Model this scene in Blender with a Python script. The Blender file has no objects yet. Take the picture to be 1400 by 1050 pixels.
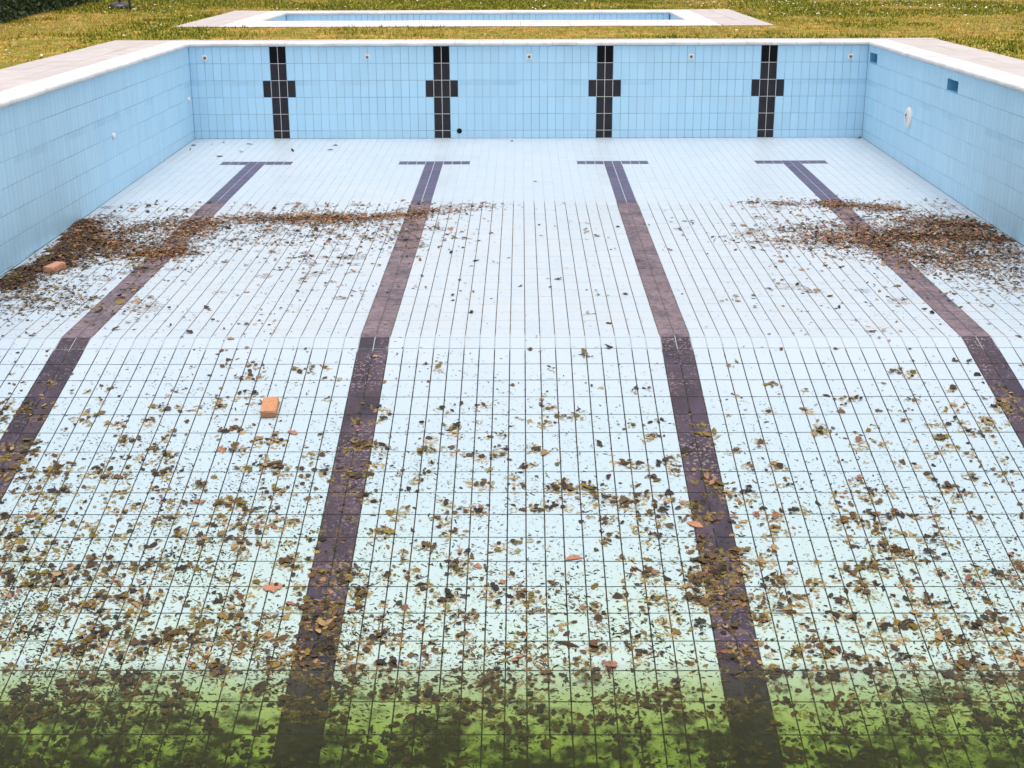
import bpy, math, random
import numpy as np
from mathutils import Matrix, Vector
random.seed(7)
rng = np.random.default_rng(11)
sc = bpy.context.scene
col = sc.collection
R = math.radians

# ------------------------------------------------------------------ camera
cam_d = bpy.data.cameras.new('camera')
cam = bpy.data.objects.new('camera', cam_d)
col.objects.link(cam)
cam_d.sensor_width = 36.0
cam_d.lens = 48.255
cam_d.clip_start = 0.05
cam_d.clip_end = 2000.0
CAM = Vector((-0.027, -21.454, 1.559))
cr = Vector((0.999973728, 0.006431932, -0.003342690))
cu = Vector((0.001191656, 0.309001539, 0.951060791))
cf = Vector((-0.007150054, 0.951039788, -0.308985756))
cam.matrix_world = Matrix(((cr.x, cu.x, -cf.x, CAM.x), (cr.y, cu.y, -cf.y, CAM.y),
                           (cr.z, cu.z, -cf.z, CAM.z), (0, 0, 0, 1)))
sc.camera = cam

# ------------------------------------------------------------------ sky and sun (soft overcast daylight)
SUN_EL, SUN_AZ = 85.0, 160.0          # azimuth measured from +Y towards +X
world = bpy.data.worlds.new('World')
sc.world = world
world.use_nodes = True
wn = world.node_tree
bg = wn.nodes['Background']
sky = wn.nodes.new('ShaderNodeTexSky')
sky.sky_type = 'NISHITA'
sky.sun_disc = False
sky.sun_elevation = R(SUN_EL)
sky.sun_rotation = R(SUN_AZ)
sky.air_density = 1.0
sky.dust_density = 5.0
sky.ozone_density = 1.0
hsv = wn.nodes.new('ShaderNodeHueSaturation')
hsv.inputs['Saturation'].default_value = 0.24   # cloud cover greys the sky
wn.links.new(sky.outputs[0], hsv.inputs['Color'])
wn.links.new(hsv.outputs[0], bg.inputs['Color'])
bg.inputs['Strength'].default_value = 0.15
sun_d = bpy.data.lights.new('sun', 'SUN')
sun_d.energy = 0.6
sun_d.angle = R(40)
sun_d.color = (1.0, 0.95, 0.88)
sun = bpy.data.objects.new('sun', sun_d)
col.objects.link(sun)
sd = Vector((math.sin(R(SUN_AZ)) * math.cos(R(SUN_EL)), math.cos(R(SUN_AZ)) * math.cos(R(SUN_EL)), math.sin(R(SUN_EL))))
sun.rotation_euler = sd.to_track_quat('Z', 'Y').to_euler()
sun.location = (20, 30, 40)
vs = sc.view_settings
vs.view_transform = 'Standard'
vs.look = 'None'
vs.exposure = 0.55
vs.gamma = 1.0
vs.use_curve_mapping = False

sc.cycles.max_bounces = 8
sc.cycles.diffuse_bounces = 3
sc.cycles.transparent_max_bounces = 8

# ------------------------------------------------------------------ helpers
def link(o, parent=None):
    col.objects.link(o)
    if parent is not None:
        o.parent = parent
    return o

def tag(o, label=None, cat=None, group=None, kind=None):
    if label: o['label'] = label
    if cat: o['category'] = cat
    if group: o['group'] = group
    if kind: o['kind'] = kind
    return o

def empty(name, loc=(0, 0, 0)):
    o = bpy.data.objects.new(name, None)
    o.location = loc
    o.empty_display_size = 0.2
    return link(o)

class MB:
    """collects verts and faces of one mesh"""
    def __init__(s): s.v = []; s.f = []; s.m = []
    def add(s, vs_, fs_, mi=0):
        n = len(s.v)
        s.v.extend(vs_)
        s.f.extend([tuple(i + n for i in f) for f in fs_])
        s.m.extend([mi] * len(fs_))
    def quad(s, a, b, c, d, mi=0): s.add([a, b, c, d], [(0, 1, 2, 3)], mi)
    def box(s, x0, x1, y0, y1, z0, z1, mi=0):
        s.add([(x0, y0, z0), (x1, y0, z0), (x1, y1, z0), (x0, y1, z0), (x0, y0, z1), (x1, y0, z1), (x1, y1, z1), (x0, y1, z1)],
              [(0, 3, 2, 1), (4, 5, 6, 7), (0, 1, 5, 4), (1, 2, 6, 5), (2, 3, 7, 6), (3, 0, 4, 7)], mi)
    def lathe(s, prof, n=24, mat=None, mi=0):
        vs_ = []; fs_ = []
        for r, h in prof:
            for k in range(n):
                a = 2 * math.pi * k / n
                p = Vector((r * math.cos(a), r * math.sin(a), h))
                if mat: p = mat @ p
                vs_.append(tuple(p))
        for i in range(len(prof) - 1):
            for k in range(n):
                fs_.append((i * n + k, i * n + (k + 1) % n, (i + 1) * n + (k + 1) % n, (i + 1) * n + k))
        fs_.append(tuple(range((len(prof) - 1) * n, len(prof) * n)))
        fs_.append(tuple(reversed(range(n))))
        s.add(vs_, fs_, mi)
    def mesh(s, name, mats, smooth=False):
        me = bpy.data.meshes.new(name)
        me.from_pydata([tuple(v) for v in s.v], [], s.f)
        for m in (mats if isinstance(mats, (list, tuple)) else [mats]): me.materials.append(m)
        if any(s.m): me.polygons.foreach_set('material_index', s.m)
        if smooth: me.polygons.foreach_set('use_smooth', [True] * len(me.polygons))
        me.update()
        return me
    def obj(s, name, mats, parent=None, smooth=False):
        return link(bpy.data.objects.new(name, s.mesh(name, mats, smooth)), parent)

# ------------------------------------------------------------------ material helpers
class NT:
    def __init__(s, name, rough=0.5, spec=0.5):
        s.mat = bpy.data.materials.new(name); s.mat.use_nodes = True
        s.t = s.mat.node_tree; s.b = s.t.nodes['Principled BSDF']
        s.b.inputs['Roughness'].default_value = rough
        s.b.inputs['Specular IOR Level'].default_value = spec
        s._g = None
    def n(s, typ, **kw):
        nd = s.t.nodes.new(typ)
        for k, v in kw.items(): setattr(nd, k, v)
        return nd
    def l(s, a, b): s.t.links.new(a, b)
    def put(s, sock, v):
        if hasattr(v, 'is_output'): s.l(v, sock)
        elif isinstance(v, (tuple, list)) and len(v) == 3 and sock.type == 'RGBA': sock.default_value = (*v, 1)
        else: sock.default_value = v
    def geo(s):
        if not s._g: s._g = s.n('ShaderNodeNewGeometry')
        return s._g
    def pos(s): return s.geo().outputs['Position']
    def xyz(s):
        nd = s.n('ShaderNodeSeparateXYZ'); s.l(s.pos(), nd.inputs[0]); return nd.outputs
    def math(s, op, a, b=0.0, c=None, clamp=False):
        nd = s.n('ShaderNodeMath', operation=op, use_clamp=clamp)
        s.put(nd.inputs[0], a); s.put(nd.inputs[1], b)
        if c is not None: s.put(nd.inputs[2], c)
        return nd.outputs[0]
    def step(s, x, a, b, lo=0.0, hi=1.0):           # smooth ramp of x from a..b to lo..hi
        nd = s.n('ShaderNodeMapRange', interpolation_type='SMOOTHSTEP')
        s.put(nd.inputs['Value'], x)
        if a > b: a, b, lo, hi = b, a, hi, lo
        s.put(nd.inputs['From Min'], a); s.put(nd.inputs['From Max'], b)
        s.put(nd.inputs['To Min'], lo); s.put(nd.inputs['To Max'], hi)
        return nd.outputs[0]
    def noise(s, scale, detail=4, rough=0.55, stretch=None, dist=0.0, vec=None):
        nd = s.n('ShaderNodeTexNoise')
        nd.inputs['Scale'].default_value = scale; nd.inputs['Detail'].default_value = detail
        nd.inputs['Roughness'].default_value = rough; nd.inputs['Distortion'].default_value = dist
        v = vec if vec is not None else s.pos()
        if stretch:
            mp = s.n('ShaderNodeMapping'); mp.inputs['Scale'].default_value = stretch
            s.l(v, mp.inputs['Vector']); v = mp.outputs[0]
        s.l(v, nd.inputs['Vector'])
        return nd.outputs['Fac']
    def mix(s, f, a, b, mode='MIX'):
        nd = s.n('ShaderNodeMix', data_type='RGBA', blend_type=mode)
        s.put(nd.inputs[0], f); s.put(nd.inputs[6], a); s.put(nd.inputs[7], b)
        return nd.outputs[2]
    def rand(s):
        oi = s.n('ShaderNodeObjectInfo')
        return s.math('FRACT', s.math('ADD', oi.outputs['Random'], s.geo().outputs['Random Per Island']))
    def color(s, v): s.put(s.b.inputs['Base Color'], v); return s
    def roughness(s, v): s.put(s.b.inputs['Roughness'], v); return s
    def bump(s, h, strength=0.3, dist=0.01):
        nd = s.n('ShaderNodeBump'); nd.inputs['Strength'].default_value = strength; nd.inputs['Distance'].default_value = dist
        s.l(h, nd.inputs['Height']); s.l(nd.outputs[0], s.b.inputs['Normal']); return s
    def vary(s, c, amt, r=None):                     # value scaled by 1 +- amt
        r = r if r is not None else s.rand()
        nd = s.n('ShaderNodeHueSaturation')
        s.put(nd.inputs['Color'], c); s.put(nd.inputs['Value'], s.math('MULTIPLY_ADD', r, 2 * amt, 1 - amt))
        return nd.outputs[0]

YB = -10.455          # where the shallow floor breaks into the slope
Z0 = -1.396
S1, S2 = 0.0200, 0.2275
ZB = Z0 + S1 * YB
YD = -16.2            # slope ends, deep floor is level
ZD = ZB + S2 * (YD - YB)
XL, XR = -5.106, 5.25
YN = -20.6            # near (deep end) wall
ZW = -2.481           # water level
PX, PY = 0.125, 0.2552

# ---- tile glazes
def floor_tile_mat():
    m = NT('pale_blue_tile')
    x = m.xyz(); Y = x[1]; Z = x[2]
    c = m.vary((0.455, 0.522, 0.590), 0.03)
    hue = m.n('ShaderNodeHueSaturation'); m.put(hue.inputs['Color'], c); m.put(hue.inputs['Hue'], m.math('MULTIPLY_ADD', m.rand(), 0.016, 0.490)); c = hue.outputs[0]
    film = m.noise(0.8, 2, 0.5)
    fine = m.noise(9, 5, 0.65)
    c = m.mix(m.step(film, 0.35, 0.75, 0.0, 0.30), c, (0.49, 0.54, 0.585))
    # dust left by dried water beyond the old water mark
    old = m.math('MULTIPLY', m.step(m.math('ADD', Y, m.math('MULTIPLY', film, 0.5)), -4.55, -4.95), m.step(m.noise(4, 3, 0.6), 0.40, 0.75, 0.05, 0.28))
    old = m.math('MULTIPLY', old, m.step(Y, -10.6, -10.3))
    c = m.mix(old, c, (0.52, 0.47, 0.40))
    c = m.mix(m.step(Y, -10.5, -12.5, 0.0, 0.75), c, (0.410, 0.520, 0.565))     # tint shifts to aqua down the slope
    # algae film growing towards the water
    wet = m.step(m.math('ADD', Z, m.math('MULTIPLY', film, 0.35)), -1.85, -2.42)
    c = m.mix(m.math('MULTIPLY', wet, m.step(fine, 0.28, 0.62, 0.25, 0.80)), c, (0.42, 0.53, 0.40))
    under = m.step(m.math('ADD', Z, m.math('MULTIPLY', film, 0.06)), ZW + 0.03, ZW - 0.13)
    c = m.mix(m.math('MULTIPLY', under, 0.75), c, (0.50, 0.56, 0.19))
    # faint grey-green smears of dried algae, denser towards the water
    sm = m.noise(38, 4, 0.7, stretch=(1, 0.75, 1), dist=0.6)
    low = m.step(Z, -1.70, -2.45)
    smear = m.math('MULTIPLY', m.step(sm, 0.56, 0.70), m.math('MULTIPLY', m.step(Y, -10.6, -11.3), m.math('MULTIPLY_ADD', low, 0.50, 0.22)))
    c = m.mix(smear, c, (0.22, 0.26, 0.16))
    m.b.inputs['Specular IOR Level'].default_value = 0.35
    m.color(c).roughness(m.step(film, 0.3, 0.7, 0.36, 0.46))
    return m.mat

def wall_tile_mat():
    m = NT('blue_wall_tile')
    c = m.vary((0.48, 0.735, 0.91), 0.035)
    drip = m.noise(1.4, 5, 0.6, stretch=(2.2, 2.2, 0.35))
    patch = m.noise(0.55, 4, 0.6)
    c = m.mix(m.step(drip, 0.50, 0.78, 0.0, 0.22), c, (0.58, 0.77, 0.90))
    c = m.mix(m.step(patch, 0.52, 0.75, 0.0, 0.35), c, (0.40, 0.65, 0.86))
    Z = m.xyz()[2]
    line = m.math('MULTIPLY', m.step(Z, -0.60, -0.575), m.step(Z, -0.50, -0.525))   # scum line of the full pool
    c = m.mix(m.math('MULTIPLY', line, m.step(m.noise(1.1, 4), 0.45, 0.66, 0.0, 0.25)), c, (0.20, 0.40, 0.58))
    m.b.inputs['Specular IOR Level'].default_value = 0.18
    m.color(c).roughness(m.step(patch, 0.3, 0.8, 0.34, 0.46))
    return m.mat

def lane_tile_mat():
    m = NT('dark_lane_tile')
    x = m.xyz(); Y = x[1]; Z = x[2]
    c = m.vary(m.mix(m.rand(), (0.030, 0.024, 0.045), (0.045, 0.030, 0.042)), 0.2)
    fine = m.noise(22, 5, 0.7); mid = m.noise(4, 5, 0.6)
    shallow = m.math('MULTIPLY', m.step(Y, -5.0, -4.7), m.step(Y, -0.05, -0.12))
    c = m.mix(m.math('MULTIPLY', shallow, m.step(mid, 0.2, 0.8, 0.25, 0.45)), c, (0.20, 0.21, 0.36))
    dusty = m.math('MULTIPLY', m.step(Y, -4.75, -5.1), m.step(Y, -10.46, -10.44))
    c = m.mix(m.math('MULTIPLY', dusty, m.step(m.math('MULTIPLY', m.math('ADD', fine, mid), 0.5), 0.34, 0.64, 0.08, 0.66)), c, (0.34, 0.25, 0.27))
    slope = m.math('MULTIPLY', m.step(Y, -10.45, -10.48), m.step(Z, ZW + 0.01, ZW + 0.06))
    speck = m.step(m.noise(45, 3, 0.6), 0.52, 0.64)
    lime = m.math('MULTIPLY', speck, m.step(m.noise(1.6, 4), 0.40, 0.62, 0.04, 0.60))
    worn = m.step(m.noise(2.2, 5, 0.65, dist=0.5), 0.42, 0.68, 0.0, 0.50)
    c = m.mix(m.math('MULTIPLY', slope, worn), c, (0.105, 0.070, 0.115))
    c = m.mix(m.math('MULTIPLY', slope, m.math('MAXIMUM', lime, 0.03)), c, (0.44, 0.33, 0.31))
    rot = m.math('MULTIPLY', m.step(m.noise(7, 5, 0.7), 0.54, 0.66, 0.0, 0.6), m.step(Z, -1.85, -2.2))
    c = m.mix(m.math('MULTIPLY', slope, rot), c, (0.20, 0.12, 0.055))
    m.b.inputs['Specular IOR Level'].default_value = 0.2
    m.color(c).roughness(m.step(mid, 0.3, 0.8, 0.45, 0.7))
    return m.mat

def simple(name, c, rough=0.6, var=0.0, scale=8, c2=None, spec=0.5, bump=0.0, bscale=40):
    m = NT(name, rough, spec)
    v = m.vary(c, var) if var else c
    if c2: v = m.mix(m.step(m.noise(scale, 5, 0.6), 0.35, 0.68), v, c2)
    m.color(v)
    if bump: m.bump(m.noise(bscale, 5, 0.6), bump, 0.01)
    return m.mat

def grout_mat():
    m = NT('floor_grout', 0.9, 0.2)
    x = m.xyz(); Y = x[1]
    film = m.noise(1.3, 4); fine = m.noise(14, 4)
    d = m.step(m.math('ADD', Y, m.math('MULTIPLY', film, 0.9)), -4.15, -4.75)
    keep = m.step(m.math('ABSOLUTE', m.math('ADD', m.math('ADD', Y, 10.52), m.math('MULTIPLY', m.math('SUBTRACT', film, 0.5), 0.3))), 0.07, 0.17, 0.30, 1.0)
    d = m.math('MULTIPLY', d, keep)
    d = m.math('MULTIPLY', d, m.step(fine, 0.25, 0.45, 0.65, 1.0))
    # paler swathe where the film never set, right of the middle
    c = m.mix(d, (0.46, 0.50, 0.53), m.mix(m.step(Y, YB, YB - .4), m.mix(m.step(fine, 0.4, 0.7), (0.085, 0.075, 0.070), (0.20, 0.15, 0.11)), m.mix(m.step(fine, 0.45, 0.7), (0.030, 0.030, 0.028), (0.085, 0.065, 0.035))))
    m.color(c)
    return m.mat

M_FT, M_WT, M_LT = floor_tile_mat(), wall_tile_mat(), lane_tile_mat()
M_BLACK = simple('black_tile', (0.004, 0.004, 0.006), 0.4, 0.2, spec=0.15)
M_WLANE = simple('charcoal_wall_tile', (0.020, 0.018, 0.024), 0.45, 0.2, 5, (0.030, 0.026, 0.034), spec=0.3)
M_GR = grout_mat()
M_WG = simple('wall_grout', (0.12, 0.21, 0.30), 0.9, 0, 0.9, (0.42, 0.60, 0.74))
M_PG = simple('pale_grout', (0.78, 0.74, 0.68), 0.9)
M_COP = simple('white_coping', (0.72, 0.71, 0.71), 0.6, 0.05, 2.5, (0.60, 0.575, 0.565), bump=0.15)
M_DECK = simple('pinkish_paving', (0.525, 0.472, 0.458), 0.85, 0.05, 3, (0.47, 0.412, 0.392), bump=0.2)
M_JOINT = simple('paving_joint', (0.34, 0.20, 0.15), 0.95)
M_WHITE = simple('white_plastic', (0.82, 0.82, 0.80), 0.35)
M_RUST = simple('rusty_centre', (0.36, 0.17, 0.08), 0.8, 0, 60, (0.12, 0.06, 0.04))
M_HOLE = simple('dark_opening', (0.004, 0.004, 0.004), 0.9)
M_GREY = simple('grey_lens', (0.62, 0.62, 0.60), 0.25)
M_RECESS = simple('recess_tile', (0.20, 0.48, 0.68), 0.4, 0.05)

# ------------------------------------------------------------------ tiles
def fz(Y):
    if Y >= YB: return Z0 + S1 * Y
    if Y >= YD: return ZB + S2 * (Y - YB)
    return ZD
GAP = 0.006
TH = 0.004            # tile stands this much proud of its grout bed

def tile_geo(hu, hv, ch=0.0022):
    """one tile in its own frame, top face at z=0"""
    b = -TH - 0.002
    vs_ = []
    for (u, v, z) in ((hu, hv, b), (hu, hv, -ch * 0.6), (hu - ch, hv - ch, 0.0)):
        vs_ += [(-u, -v, z), (u, -v, z), (u, v, z), (-u, v, z)]
    fs_ = [(8, 9, 10, 11)]
    for r in (0, 4):
        for k in range(4):
            fs_.append((r + k, r + (k + 1) % 4, r + 4 + (k + 1) % 4, r + 4 + k))
    return vs_, fs_

_tm = {}
def tile_mesh(name, hu, hv, mat):
    k = (name, round(hu, 4), round(hv, 4), mat.name)
    if k not in _tm:
        mb = MB(); mb.add(*tile_geo(hu, hv)); _tm[k] = mb.mesh(name, mat)
    return _tm[k]

def frame(c, u, v):
    u = Vector(u).normalized(); v = Vector(v).normalized(); n = u.cross(v)
    # every tile is laid a touch uneven
    t = Matrix.Rotation(random.gauss(0, 0.0009), 4, 'X') @ Matrix.Rotation(random.gauss(0, 0.0009), 4, 'Y') @ Matrix.Rotation(random.gauss(0, 0.0016), 4, 'Z')
    m = Matrix(((u.x, v.x, n.x, c[0]), (u.y, v.y, n.y, c[1]), (u.z, v.z, n.z, c[2]), (0, 0, 0, 1)))
    return m @ Matrix.Translation((0, 0, random.gauss(0, 0.0003))) @ t

def lay(tiles, name, parent, mats, limit, key, stuffname, label=None):
    """tiles: list of (matrix, hu, hv, material). The `limit` largest in view become objects, the rest one joined part"""
    tiles = sorted(tiles, key=key)
    for (mx, hu, hv, mt) in tiles[:limit]:
        o = bpy.data.objects.new(name, tile_mesh(name, hu, hv, mt))
        link(o, parent); o.matrix_world = mx
    rest = tiles[limit:]
    if rest:
        mb = MB()
        for (mx, hu, hv, mt) in rest:
            vs_, fs_ = tile_geo(hu, hv)
            mb.add([tuple(mx @ Vector(p)) for p in vs_], fs_, mats.index(mt))
        o = mb.obj(stuffname, mats, parent)
        o['kind'] = 'stuff'
        if label: o['label'] = label

def seen(p):
    d = Vector(p) - CAM
    D = d.dot(cf)
    if D <= 0.1: return 1e3
    u = d.dot(cr) / D * 48.255 / 36 ; v = d.dot(cu) / D * 48.255 / 36
    if abs(u) > 0.505 or abs(v) > 0.38: return 500 + D
    return D
tkey = lambda t: seen(t[0].translation)

pool = empty('swimming_pool', (0, -10, Z0))
tag(pool, 'large drained swimming pool lined with pale blue tiles and dark lane lines', 'swimming pool')
def pobj(mb, name, mats, smooth=False, parent=pool):
    o = mb.obj(name, mats, None, smooth)
    o.parent = parent
    o.matrix_parent_inverse = parent.matrix_world.inverted()
    return o
bpy.context.view_layer.update()

# floor bed (grout) ---------------------------------------------------------
mb = MB()
ys = [0.0, -2.0, -5.0, YB, -13.0, YD, YN]
for a, b in zip(ys[:-1], ys[1:]):
    za, zb = fz(a) - TH, fz(b) - TH
    mb.add([(XL - .02, b, zb), (XR + .02, b, zb), (XR + .02, a, za), (XL - .02, a, za)], [(0, 1, 2, 3)])
floor = mb.obj('floor', M_GR)
floor.parent = pool; floor.matrix_parent_inverse = Matrix.Translation(pool.location).inverted()

# rows along the floor: arc positions
rows = []
y = 0.0
while y - PY > YB - 0.02:
    rows.append((y, y - PY)); y -= PY
rows[-1] = (rows[-1][0], YB)
cosS = 1 / math.sqrt(1 + S2 * S2)
a = YB; rows.append((a, a - 0.187 * cosS)); a -= 0.187 * cosS
while a > YD + 0.05:
    b = max(a - PY * cosS, YD); rows.append((a, b)); a = b
while a > YN + 0.05:
    b = max(a - PY, YN); rows.append((a, b)); a = b
xcols = []
x = -41 * PX
while x < XR - 0.01:
    xcols.append((max(x, XL), min(x + PX, XR))); x += PX
LANES = (-3.75, -1.25, 1.25, 3.75)
ft, lt = [], []
for ri, (ya, yb) in enumerate(rows):
    za, zb = fz(ya), fz(yb)
    vdir = Vector((0, ya - yb, za - zb)); L = vdir.length
    for (xa, xb) in xcols:
        xc = (xa + xb) / 2
        lane = any(abs(xc - l) < PX for l in LANES) and ya < -2.0
        tee = ri == 8 and any(abs(xc - l) < 4 * PX for l in LANES)
        c = (xc, (ya + yb) / 2, (za + zb) / 2)
        if ya > -4.7: g = gv = (0.009 if (lane or tee) else 0.004)
        elif ya > YB + .01: g, gv = 0.0078, 0.006
        else: g = gv = 0.0085
        item = (frame(c, (1, 0, 0), vdir), (xb - xa - g) / 2, (L - gv) / 2, M_LT if (lane or tee) else M_FT)
        (lt if (lane or tee) else ft).append(item)
# hidden deep tiles behind the camera's view stay a joined field too
lay(ft, 'tile', floor, [M_FT], 300, tkey, 'tile_field', 'field of small pale blue floor tiles')
lay(lt, 'lane_tile', floor, [M_LT], 300, tkey, 'lane_tile_field', 'far dark lane line tiles')

# walls ---------------------------------------------------------------------
def subtract(r, holes):
    """rect r=(a0,a1,b0,b1) minus holes, as rects"""
    out = [r]
    for h in holes:
        nxt = []
        for (a0, a1, b0, b1) in out:
            if a1 <= h[0] + 1e-4 or a0 >= h[1] - 1e-4 or b1 <= h[2] + 1e-4 or b0 >= h[3] - 1e-4:
                nxt.append((a0, a1, b0, b1)); continue
            if a0 < h[0] - 1e-4: nxt.append((a0, h[0], b0, b1))
            if a1 > h[1] + 1e-4: nxt.append((h[1], a1, b0, b1))
            m0, m1 = max(a0, h[0]), min(a1, h[1])
            if b0 < h[2] - 1e-4: nxt.append((m0, m1, b0, h[2]))
            if b1 > h[3] + 1e-4: nxt.append((m0, m1, h[3], b1))
        out = nxt
    return out

def wall(name, origin, udir, length, zbot, holes=(), lanes=(), limit=0, lname=None, far=False):
    """origin at the top corner; runs along udir; zbot(u) gives the foot. normal = udir x up"""
    o = Vector(origin); u = Vector(udir); up = Vector((0, 0, 1)); n = u.cross(up)
    P = lambda a, z, d=0.0: tuple(o + u * a + up * z + n * d)
    mb = MB()
    us = sorted({0.0, length} | {h[0] for h in holes} | {h[1] for h in holes} | ({abs(YB), abs(YD)} if not far else set()))
    us = [q for q in us if 0 <= q <= length]
    for a, b in zip(us[:-1], us[1:]):
        cuts = [h for h in holes if h[0] <= a + 1e-6 and h[1] >= b - 1e-6]
        if cuts:
            h = cuts[0]
            mb.quad(P(a, zbot(a) - .05, -TH), P(b, zbot(b) - .05, -TH), P(b, h[2], -TH), P(a, h[2], -TH))
            mb.quad(P(a, h[3], -TH), P(b, h[3], -TH), P(b, 0, -TH), P(a, 0, -TH))
        else:
            mb.quad(P(a, zbot(a) - .05, -TH), P(b, zbot(b) - .05, -TH), P(b, 0, -TH), P(a, 0, -TH))
    for l in lanes:                       # paler joints between the dark tiles
        e = TH - 0.001
        mb.quad(P(l - PX + .004, zbot(l) - .01, -e), P(l + PX - .004, zbot(l) - .01, -e), P(l + PX - .004, -0.002, -e), P(l - PX + .004, -0.002, -e), 1)
        e -= 0.0003
        mb.quad(P(l - 2 * PX + .004, -3 * PY + .004, -e), P(l + 2 * PX - .004, -3 * PY + .004, -e), P(l + 2 * PX - .004, -2 * PY - .004, -e), P(l - 2 * PX + .004, -2 * PY - .004, -e), 1)
    w = mb.obj(name, [M_WG, M_PG])
    w.parent = pool; w.matrix_parent_inverse = Matrix.Translation(pool.location).inverted()
    tl, dl = [], []
    off = (lanes[0] % PX) if lanes else 0.0
    a = off - PX if off > 1e-6 else 0.0
    while a < length - 0.01:
        a0, a1 = max(a, 0), min(a + PX, length)
        zb = max(zbot(a0), zbot(a1)) if True else 0
        k = 0
        while -k * PY > zb + 0.01:
            z1 = -k * PY; z0 = max(-(k + 1) * PY, zb)
            ac = (a0 + a1) / 2
            lane = any(abs(ac - l) < PX for l in lanes) or (k == 2 and any(abs(ac - l) < 2 * PX for l in lanes))
            mt = (M_BLACK if k == 0 else M_WLANE) if lane else M_WT
            for (q0, q1, r0, r1) in subtract((a0, a1, z0, z1), holes):
                gg = 0.008 if lane else 0.005
                hu, hv = (q1 - q0 - gg) / 2, (r1 - r0 - gg) / 2
                if hu < 0.004 or hv < 0.004: continue
                it = (frame(P((q0 + q1) / 2, (r0 + r1) / 2), u, up), hu, hv, mt)
                (dl if lane else tl).append(it)
            k += 1
        a += PX
    lay(tl, 'tile', w, [M_WT], limit, tkey, 'tile_field', 'field of blue wall tiles')
    if dl: lay(dl, 'lane_tile', w, [M_BLACK, M_WLANE], 300, tkey, 'lane_tile_field')
    return w

W = XR - XL
zfun = lambda Y: fz(Y)
SK = [(0.125, 0.5625, -0.235, -0.100), (4.09, 4.53, -0.245, -0.110)]     # skimmer openings in the right wall
wall('end_wall', (XL, 0, 0), (1, 0, 0), W, lambda a_: Z0, lanes=[l - XL for l in LANES], limit=300, far=True)
wall('side_wall', (XR, 0, 0), (0, -1, 0), -YN, lambda a_: fz(-a_), holes=SK)
wl = None
# left wall: runs from the near end to the far end so that it faces +X
wall('side_wall', (XL, YN, 0), (0, 1, 0), -YN, lambda a_: fz(YN + a_), far=True)
wall('end_wall', (XR, YN, 0), (-1, 0, 0), W, lambda a_: ZD, far=True)

# skimmer recesses
for (a0, a1, z0, z1) in SK:
    mb = MB(); d = 0.16; X0 = XR + 0.0005
    mb.box(X0, X0 + d, -a0, -a0 + 0.012, z0 - .012, z1 + .012)
    mb.box(X0, X0 + d, -a1 - 0.012, -a1, z0 - .012, z1 + .012)
    mb.box(X0, X0 + d, -a1, -a0, z1, z1 + .012)
    mb.box(X0 - .004, X0 + d, -a1, -a0, z0 - .012, z0)
    mb.box(X0 + d, X0 + d + .012, -a1 - .012, -a0 + .012, z0 - .012, z1 + .012)
    pobj(mb, 'skimmer_opening', M_RECESS)
# inlets on the end wall
def yface(x_, z_):      # frame with z axis pointing out of the end wall (-Y)
    return Matrix.Translation((x_, -0.0005, z_)) @ Matrix.Rotation(R(90), 4, 'X')
for i, (x_, z_) in enumerate(((-4.864, -0.170), (-2.381, -0.163), (0.092, -0.165), (2.561, -0.170), (4.987, -0.174))):
    mx = yface(x_, z_)
    mb = MB()
    if i == 0: mb.lathe([(0.046, 0), (0.046, 0.007), (0.040, 0.011), (0.024, 0.012), (0.022, 0.006)], 24, mx)
    else:
        h = 0.041
        for (hh, za, zb2) in ((h, 0.0, 0.008),):
            vs_ = [mx @ Vector(p) for p in ((-hh, -hh, za), (hh, -hh, za), (hh, hh, za), (-hh, hh, za), (-hh + .004, -hh + .004, zb2), (hh - .004, -hh + .004, zb2), (hh - .004, hh - .004, zb2), (-hh + .004, hh - .004, zb2))]
            mb.add([tuple(p) for p in vs_], [(4, 5, 6, 7), (0, 1, 5, 4), (1, 2, 6, 5), (2, 3, 7, 6), (3, 0, 4, 7)])
        mb.lathe([(0.030, 0.008), (0.030, 0.011), (0.024, 0.011), (0.022, 0.0085)], 24, mx)
    fit = pobj(mb, 'water_inlet', M_WHITE)
    mb = MB(); mb.lathe([(0.021, 0.006), (0.021, 0.0135), (0.012, 0.0145)], 16, mx)
    o = mb.obj('inlet_nozzle', M_RUST); o.parent = fit; o.matrix_parent_inverse = fit.matrix_world.inverted()
mb = MB(); mx = yface(-0.991, -1.283)
mb.lathe([(0.040, 0.0), (0.040, 0.006), (0.036, 0.007), (0.002, 0.0072)], 20, mx)
pobj(mb, 'drain_hole', M_HOLE)
# caps on the left wall
for (y_, z_) in ((-4.302, -0.765), (-0.241, -0.765)):
    mx = Matrix.Translation((XL + .0005, y_, z_)) @ Matrix.Rotation(R(90), 4, 'Y')
    mb = MB(); mb.lathe([(0.040, 0), (0.040, 0.010), (0.030, 0.024), (0.012, 0.032)], 20, mx)
    pobj(mb, 'wall_cap', M_WHITE, True)
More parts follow.
